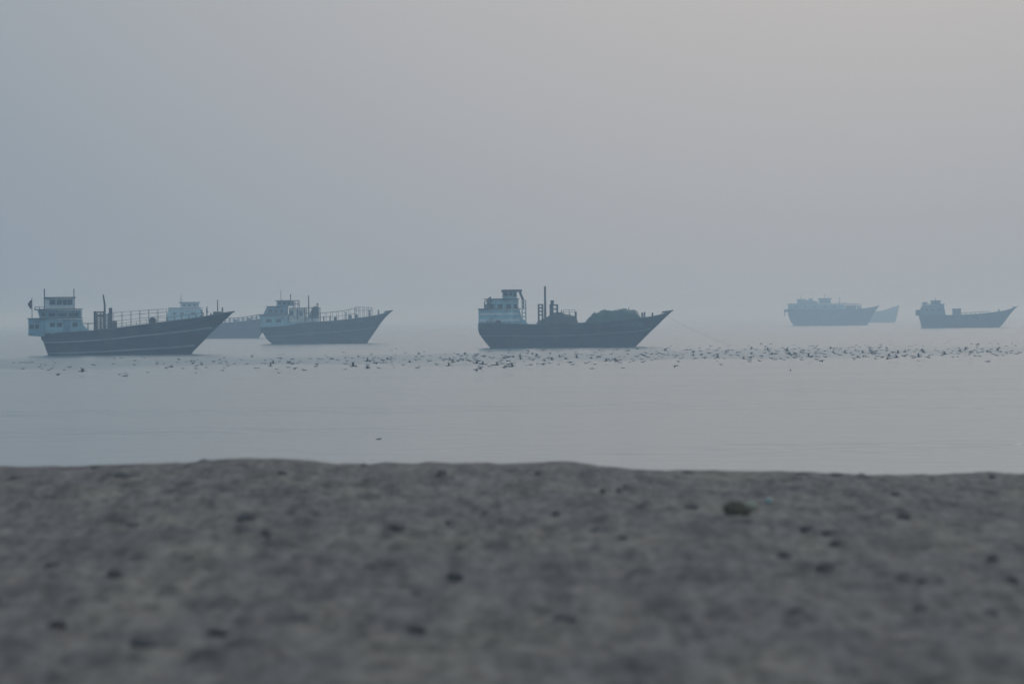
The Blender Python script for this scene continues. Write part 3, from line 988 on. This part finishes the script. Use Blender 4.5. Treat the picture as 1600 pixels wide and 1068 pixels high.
# ------------------------------------------------------------------ people
def person(loc, rotz, label, pose):
    me = bpy.data.meshes.new("person")
    V, Ed, Rd = pose
    me.from_pydata(V, Ed, [])
    o = bpy.data.objects.new("person", me)
    col.objects.link(o)
    me.materials.append(M['person'])
    sk = o.modifiers.new("skin", 'SKIN')
    sd = me.skin_vertices[0] if len(me.skin_vertices) else None
    if sd is None:
        bm = bmesh.new(); bm.from_mesh(me); bm.verts.layers.skin.verify(); bm.to_mesh(me); bm.free()
        sd = me.skin_vertices[0]
    for k, r in enumerate(Rd):
        sd.data[k].radius = (r[0], r[1])
        sd.data[k].use_root = (k == 0)
    ss = o.modifiers.new("subdivision", 'SUBSURF'); ss.levels = 1; ss.render_levels = 1
    o.location = loc
    o.rotation_euler = (0, 0, rotz)
    tag(o, label, "person")
    return o


def person_mat():
    m = bpy.data.materials.new("dark_clothes_and_skin")
    m.use_nodes = True
    t = m.node_tree; p = t.nodes['Principled BSDF']
    p.inputs['Roughness'].default_value = 0.85
    tcn = t.nodes.new("ShaderNodeTexCoord"); sp = t.nodes.new("ShaderNodeSeparateXYZ")
    t.links.new(tcn.outputs['Object'], sp.inputs[0])
    r = t.nodes.new("ShaderNodeValToRGB"); r.color_ramp.interpolation = 'CONSTANT'
    e = r.color_ramp.elements
    e[0].position = 0; e[0].color = (0.10, 0.06, 0.045, 1)
    e[1].position = 0.05; e[1].color = (0.02, 0.024, 0.03, 1)
    for pos, c in ((0.50, (0.016, 0.016, 0.018, 1)), (0.81, (0.10, 0.06, 0.045, 1)), (0.91, (0.012, 0.01, 0.009, 1))):
        n = e.new(pos); n.color = c
    d = t.nodes.new("ShaderNodeMath"); d.operation = 'DIVIDE'; d.inputs[1].default_value = 1.85
    t.links.new(sp.outputs[2], d.inputs[0]); t.links.new(d.outputs[0], r.inputs[0])
    t.links.new(r.outputs[0], p.inputs['Base Color'])
    return m


M['person'] = person_mat()
stand = ([(0, 0, 0.95), (0, 0, 1.15), (0, 0, 1.38), (0, 0, 1.50), (0.02, 0, 1.60), (0.02, 0, 1.72),
          (0.0, 0.10, 0.88), (0.03, 0.11, 0.48), (-0.01, 0.12, 0.08), (0.14, 0.13, 0.03),
          (0.0, -0.10, 0.88), (0.0, -0.11, 0.48), (-0.04, -0.12, 0.08), (0.10, -0.13, 0.03),
          (0, 0.19, 1.40), (-0.02, 0.24, 1.12), (0.06, 0.24, 0.88), (0.10, 0.23, 0.78),
          (0, -0.19, 1.40), (0.02, -0.24, 1.12), (0.14, -0.20, 0.92), (0.20, -0.16, 0.86)],
         [(0, 1), (1, 2), (2, 3), (3, 4), (4, 5), (0, 6), (6, 7), (7, 8), (8, 9), (0, 10), (10, 11), (11, 12), (12, 13),
          (2, 14), (14, 15), (15, 16), (16, 17), (2, 18), (18, 19), (19, 20), (20, 21)],
         [(0.13, 0.15), (0.12, 0.15), (0.12, 0.17), (0.055, 0.055), (0.095, 0.08), (0.085, 0.075),
          (0.095, 0.095), (0.065, 0.065), (0.045, 0.045), (0.035, 0.045), (0.095, 0.095), (0.065, 0.065), (0.045, 0.045), (0.035, 0.045),
          (0.06, 0.06), (0.045, 0.045), (0.035, 0.035), (0.035, 0.025), (0.06, 0.06), (0.045, 0.045), (0.035, 0.035), (0.035, 0.025)])
bpy.context.view_layer.update()
pw = A.world(323.8, 498.6, -0.6)
person(pw, R(10), "person in dark clothes standing on the foredeck of the nearest dhow", stand)


# ------------------------------------------------------------------ seabirds
def ell(bm, c, r, rot=None, seg=8, rings=6):
    mtx = Matrix.Translation(c) @ (rot or Matrix.Identity(4)) @ Matrix.Diagonal((r[0], r[1], r[2], 1))
    bmesh.ops.create_uvsphere(bm, u_segments=seg, v_segments=rings, radius=1.0, matrix=mtx)


def wing(bm, side, up, span, sweep=0.1, chord=0.2):
    """wing in two panels with an elbow, with thickness"""
    root_ = Vector((0.05, side * 0.07, 0.05))
    el_ = root_ + Vector((0.03, side * span * 0.45 * math.cos(up), span * 0.45 * math.sin(up)))
    tp = el_ + Vector((-sweep, side * span * 0.55 * math.cos(up * 0.55), span * 0.55 * math.sin(up * 0.55)))
    rows = []
    for p_, c_ in ((root_, chord), (el_, chord * 0.95), (tp, chord * 0.25)):
        rows.append([bm.verts.new(p_ + Vector(q)) for q in ((c_ * 0.5, 0, 0), (0, 0, 0.025), (-c_ * 0.6, 0, 0.0), (0, 0, -0.015))])
    for a, b in zip(rows, rows[1:]):
        for k in range(4):
            bm.faces.new((a[k], a[(k + 1) % 4], b[(k + 1) % 4], b[k]))
    bm.faces.new(rows[-1])


def bird_mesh(var):
    bm = bmesh.new()
    if var < 2:         # swimming low on the water, neck raised
        ell(bm, (0, 0, 0.04), (0.30, 0.12, 0.10), Matrix.Rotation(R(-4), 4, 'Y'))
        tube(bm, (0.22, 0, 0.06), (0.29, 0, 0.24 if var == 0 else 0.16), 0.045, 6, 0.032)
        hz = 0.27 if var == 0 else 0.19
        ell(bm, (0.32, 0, hz), (0.065, 0.042, 0.042), None, 7, 5)
        tube(bm, (0.37, 0, hz), (0.47, 0, hz - 0.01), 0.016, 5, 0.006)
        tube(bm, (-0.25, 0, 0.05), (-0.46, 0, 0.08), 0.055, 6, 0.03)
    else:               # on the wing
        ell(bm, (0, 0, 0.0), (0.28, 0.085, 0.08))
        tube(bm, (0.22, 0, 0.02), (0.42, 0, 0.05), 0.04, 6, 0.03)
        ell(bm, (0.45, 0, 0.055), (0.06, 0.04, 0.04), None, 7, 5)
        tube(bm, (0.50, 0, 0.055), (0.60, 0, 0.045), 0.015, 5, 0.006)
        tube(bm, (-0.22, 0, 0.0), (-0.45, 0, 0.02), 0.05, 6, 0.05)
        up = {2: R(48), 3: R(8), 4: R(-32), 5: R(68)}[var]
        for s in (-1, 1):
            wing(bm, s, up, 0.62)
    bmesh.ops.recalc_face_normals(bm, faces=bm.faces[:])
    me = bpy.data.meshes.new("seabird")
    bm.to_mesh(me); bm.free()
    me.materials.append(M['bird'])
    for p_ in me.polygons:
        p_.use_smooth = True
    return me


BM = [bird_mesh(k) for k in range(6)]
LAB = ["dark seabird swimming in the long flock between the beach and the boats",
       "dark seabird swimming in the long flock between the beach and the boats",
       "dark seabird flying low over the long flock with wings lifted",
       "dark seabird gliding low over the long flock with wings level",
       "dark seabird flying low over the long flock with wings pressed down",
       "dark seabird flapping up out of the long flock with wings steeply raised"]
GRP = ["swimming birds of the flock", "swimming birds of the flock", "birds of the flock with lifted wings", "birds of the flock gliding level",
       "birds of the flock with lowered wings", "birds of the flock with steep wings"]


def bird(px, py, var, z=0.0, label=None, scale=1.0, rot=None, group=True):
    a, e = ray(px, py)
    d = (z - CAM_H) / e
    o = bpy.data.objects.new("seabird", BM[var])
    col.objects.link(o)
    o.location = (a * d, d, z)
    o.rotation_euler = (rng.uniform(-.2, .2) if var > 1 else 0, rng.uniform(-.2, .2) if var > 1 else 0,
                        rng.choice((0, math.pi)) + rng.uniform(-0.6, 0.6) if rot is None else rot)
    o.scale = (scale * 0.60,) * 3
    tag(o, label or LAB[var], "bird", None if label else GRP[var])


BAND = [(0, 574), (250, 570), (500, 566), (700, 562), (900, 557.5), (1100, 553), (1300, 550.5), (1500, 548.5), (1600, 548)]
brs = random.Random(21)


def flock(x0, x1, n, spread, pfly, s0=0.8, s1=1.15):
    centres = [brs.uniform(x0, x1) for _ in range(max(2, n // 6))]
    for k in range(n):
        px = brs.choice(centres) + brs.gauss(0, 22) if brs.random() < 0.65 else brs.uniform(x0, x1)
        if px < 4 or px > 1596:
            px = brs.uniform(max(x0, 6), min(x1, 1594))
        py = interp(BAND, px) + brs.gauss(0, spread)
        fly = brs.random() < pfly
        if fly:
            var = brs.choice((2, 2, 3, 4, 5))
            bird(px, py + 2, var, brs.uniform(0.25, 0.9), scale=brs.uniform(s0, s1) * 0.95)
        else:
            bird(px, py, brs.choice((0, 0, 1)), 0.0, scale=brs.uniform(s0, s1))


flock(10, 300, 9, 7, 0.2, 0.75, 1.05)
flock(300, 560, 20, 6, 0.2, 0.7, 1.0)
flock(560, 760, 40, 6, 0.4)
flock(740, 1000, 62, 6.5, 0.4)
flock(1000, 1300, 84, 6.5, 0.35)
flock(1250, 1596, 86, 6.5, 0.35)
# past three hundred: the smallest of the flock, too many to tell apart, as one mass
fb = bmesh.new()
for k in range(420):
    px = brs.triangular(260, 1600, 1330)
    if brs.random() < 0.4:
        px = brs.uniform(560, 1596)
    if k >= 330:
        px = brs.uniform(60, 640)
    py = interp(BAND, px) + brs.gauss(-0.5, 6.5)
    fly = brs.random() < 0.25
    zz = brs.uniform(0.2, 0.7) if fly else 0.0
    a, e = ray(px, py)
    d = (zz - CAM_H) / e
    me = BM[brs.choice((2, 3, 4)) if fly else brs.choice((0, 1, 1))]
    mtx = Matrix.Translation((a * d, d, zz)) @ Matrix.Rotation(brs.choice((0, math.pi)) + brs.uniform(-.7, .7), 4, 'Z') @ Matrix.Scale(brs.uniform(0.34, 0.52), 4)
    tmp = bmesh.new(); tmp.from_mesh(me); tmp.transform(mtx)
    tm = bpy.data.meshes.new("tmp"); tmp.to_mesh(tm); tmp.free()
    fb.from_mesh(tm); bpy.data.meshes.remove(tm)
fo = kind(obj("seabird_flock", fb, M['bird']), 'stuff')
fo['label'] = "mass of tiny seabirds filling the long flock across the water"
bird(128, 580, 2, 0.35, "dark seabird with one raised wing alone left of the flock, under the nearest dhow", 1.25, 0.4)
bird(21, 567, 0, 0.0, "dark seabird floating nearest the left end of the water, beside a flat bit of weed", 1.1, 1.2)
bird(1235, 579, 0, 0.0, "small dark seabird alone on calm water below the right half of the flock", 1.0, 1.4)
bird(592, 686, 1, 0.0, "lone dark seabird far closer to the beach than the flock", 0.45, 0.1)
bird(925, 576, 1, 0.0, "single dark seabird on calm water just below the flock, under the central dhow", 0.9, 0.3)
bm = bmesh.new()
a, e = ray(38, 566.5); d = -CAM_H / e
for k in range(6):
    ell(bm, (-0.5 + 0.2 * k, rng.uniform(-.3, .3), 0.0), (rng.uniform(.16, .26), 0.3, 0.07), None, 8, 5)
o = obj("floating_weed", bm, M['weed'], None, True)
o.location = (a * d, d, 0)
tag(o, "flat dark bit of weed floating below the stern of the nearest dhow", "seaweed")


# ------------------------------------------------------------------ things on the sand
def sand_hit(px, py):
    a, e = ray(px, py)
    d = 18.0
    while d < 80:
        z = CAM_H + e * d
        if z <= float(sand_z(a * d, d)) + 0.0:
            return a * d, d, float(sand_z(a * d, d))
        d += 0.04
    d = CREST_Y
    return a * d, d, float(sand_z(a * d, d))


def lump_mesh(name, seed, sub=2, rough=0.3):
    bm = bmesh.new()
    bmesh.ops.create_icosphere(bm, subdivisions=sub + 1, radius=1.0)
    for v in bm.verts:
        n = mnoise.noise(v.co * 1.3 + Vector((seed * 7.1, seed, 0))) + 0.5 * mnoise.noise(v.co * 3.1 + Vector((seed, seed * 3.3, 1)))
        v.co *= 1 + rough * n
    me = bpy.data.meshes.new(name)
    bm.to_mesh(me); bm.free()
    for p_ in me.polygons:
        p_.use_smooth = True
    return me


STONES = [lump_mesh("stone", k + 1) for k in range(3)]
for m_ in STONES:
    m_.materials.append(M['stone'])
CLODS = [lump_mesh("sand_clod", k + 11, rough=0.45) for k in range(4)]
for m_ in CLODS:
    m_.materials.append(M['clod'])


def lump(name, me, px, py, wpx, hpx, label, cat, group=None):
    x, y, z = sand_hit(px, py + hpx * 0.35)
    s = y / FPX
    o = bpy.data.objects.new(name, me)
    col.objects.link(o)
    w, h = wpx * s / 2, hpx * s / 2
    o.location = (x, y, z + h * 0.2)
    o.scale = (w, w * rng.uniform(0.7, 1.1), h)
    o.rotation_euler = (0, 0, rng.uniform(-0.5, 0.5))
    tag(o, label, cat, group)
    return o


lump("stone", STONES[0], 385, 806, 30, 19, "dark rounded stone below the low sand mound at left", "stone")
lump("stone", STONES[1], 882, 965, 38, 20, "large dark stone in the lower middle of the beach", "stone")
lump("stone", STONES[2], 651, 981, 26, 17, "dark stone at the bottom of the beach, left of the largest middle stone", "stone")
lump("stone", STONES[0], 1412, 806, 22, 15, "small dark stone on the upper right of the beach", "stone")
lump("stone", STONES[1], 222, 1002, 42, 22, "broad dark stone low at the left of the beach", "stone")
lump("stone", STONES[2], 711, 899, 26, 22, "upright dark stone above the bottom middle of the beach", "stone")
lump("stone", STONES[0], 1247, 955, 27, 17, "dark stone low on the right part of the beach", "stone")
lump("stone", STONES[1], 198, 741, 40, 10, "long flat dark stone just below the crest at left", "stone")
lump("stone", STONES[2], 1550, 744, 10, 9, "tiny dark stone on the crest near the right edge", "stone")
for (px, py, w, h) in [(440, 738, 14, 9), (690, 738, 17, 17), (376, 724, 22, 7), (1437, 949, 22, 17), (1291, 884, 32, 21), (1441, 906, 18, 13), (1307, 846, 20, 15),
                       (1295, 830, 22, 12), (1225, 865, 20, 13), (648, 926, 20, 12), (613, 878, 30, 10), (575, 885, 20, 17), (620, 821, 24, 13), (935, 826, 30, 11),
                       (972, 838, 18, 11), (90, 971, 32, 18), (467, 966, 24, 22), (205, 819, 24, 13), (416, 831, 16, 19), (470, 850, 26, 10), (80, 881, 24, 14), (967, 765, 9, 9),
                       (942, 765, 9, 9), (840, 738, 10, 8), (180, 895, 26, 20), (868, 800, 14, 13), (700, 815, 10, 10), (1260, 823, 22, 14), (1550, 870, 20, 16), (1080, 790, 22, 9),
                       (1580, 905, 20, 30), (1545, 955, 24, 16), (25, 745, 20, 8), (150, 729, 16, 6), (569, 725, 12, 6), (1253, 738, 20, 5), (1305, 740, 22, 6), (1075, 736, 18, 6),
                       (1342, 830, 16, 10), (340, 985, 30, 14), (760, 800, 18, 8), (1400, 770, 24, 7)]:
    lump("sand_clod", CLODS[rng.randrange(4)], px, py, w, h, "small dark clod half sunk in the grey sand", "clod", "dark clods scattered over the sand")


def weed_clump(px, py, wpx, hpx, label):
    x, y, z = sand_hit(px, py + hpx * 0.4)
    s = y / FPX
    w, h = wpx * s / 2, hpx * s
    bm = bmesh.new()
    r = random.Random(int(px))
    for k in range(70):
        a = r.uniform(-1, 1); b = r.uniform(-1, 1)
        if a * a + b * b > 1:
            continue
        top = h * (1 - (a * a + b * b)) ** 0.5
        p0 = Vector((a * w, b * w * 0.8, 0)); p1 = Vector((a * w * 0.8 + r.uniform(-.03, .03), b * w * .7, top * r.uniform(.6, 1)))
        p2 = p1 + Vector((r.uniform(-.05, .05), r.uniform(-.05, .05), -top * 0.3))
        tube(bm, p0, p1, 0.010, 5, 0.008); tube(bm, p1, p2, 0.008, 5, 0.004)
    bmesh.ops.create_icosphere(bm, subdivisions=2, radius=1.0, matrix=Matrix.Translation((0, 0, h * 0.2)) @ Matrix.Diagonal((w * .85, w * .65, h * .6, 1)))
    o = obj("seaweed_clump", bm, M['weed'], None)
    o.location = (x, y, z)
    tag(o, label, "seaweed")


weed_clump(1151, 794, 44, 22, "dark heap of dried seaweed on the upper right beach beside a pale shell")
lump("shell", lump_mesh("shell", 31, 1, 0.2), 1174, 787, 17, 15, "pale yellowish shell lying beside the dark seaweed heap", "shell").data.materials.append(M['shell'])
lump("glass_chip", lump_mesh("glass_chip", 37, 1, 0.3), 1201, 782, 12, 11, "small pale green chip on the sand right of the seaweed heap", "chip").data.materials.append(M['chip'])

# ------------------------------------------------------------------ haze
bm = bmesh.new()
bx(bm, -6300, 6300, -460, 12400, -4.2, 13.0)
hz = kind(obj("haze", bm, bpy.data.materials.new("sea_haze")), 'stuff')
hm = hz.data.materials[0]
hm.use_nodes = True
t = hm.node_tree
t.nodes.clear()
ho = t.nodes.new("ShaderNodeOutputMaterial")
pv = t.nodes.new("ShaderNodeVolumePrincipled")
pv.inputs['Color'].default_value = (0.56, 0.77, 1.0, 1)
pv.inputs['Absorption Color'].default_value = (1, 1, 1, 1)      # scatters only, blue more than red
pv.inputs['Density'].default_value = 0.00056
pv.inputs['Anisotropy'].default_value = 0.6
t.links.new(pv.outputs[0], ho.inputs['Volume'])
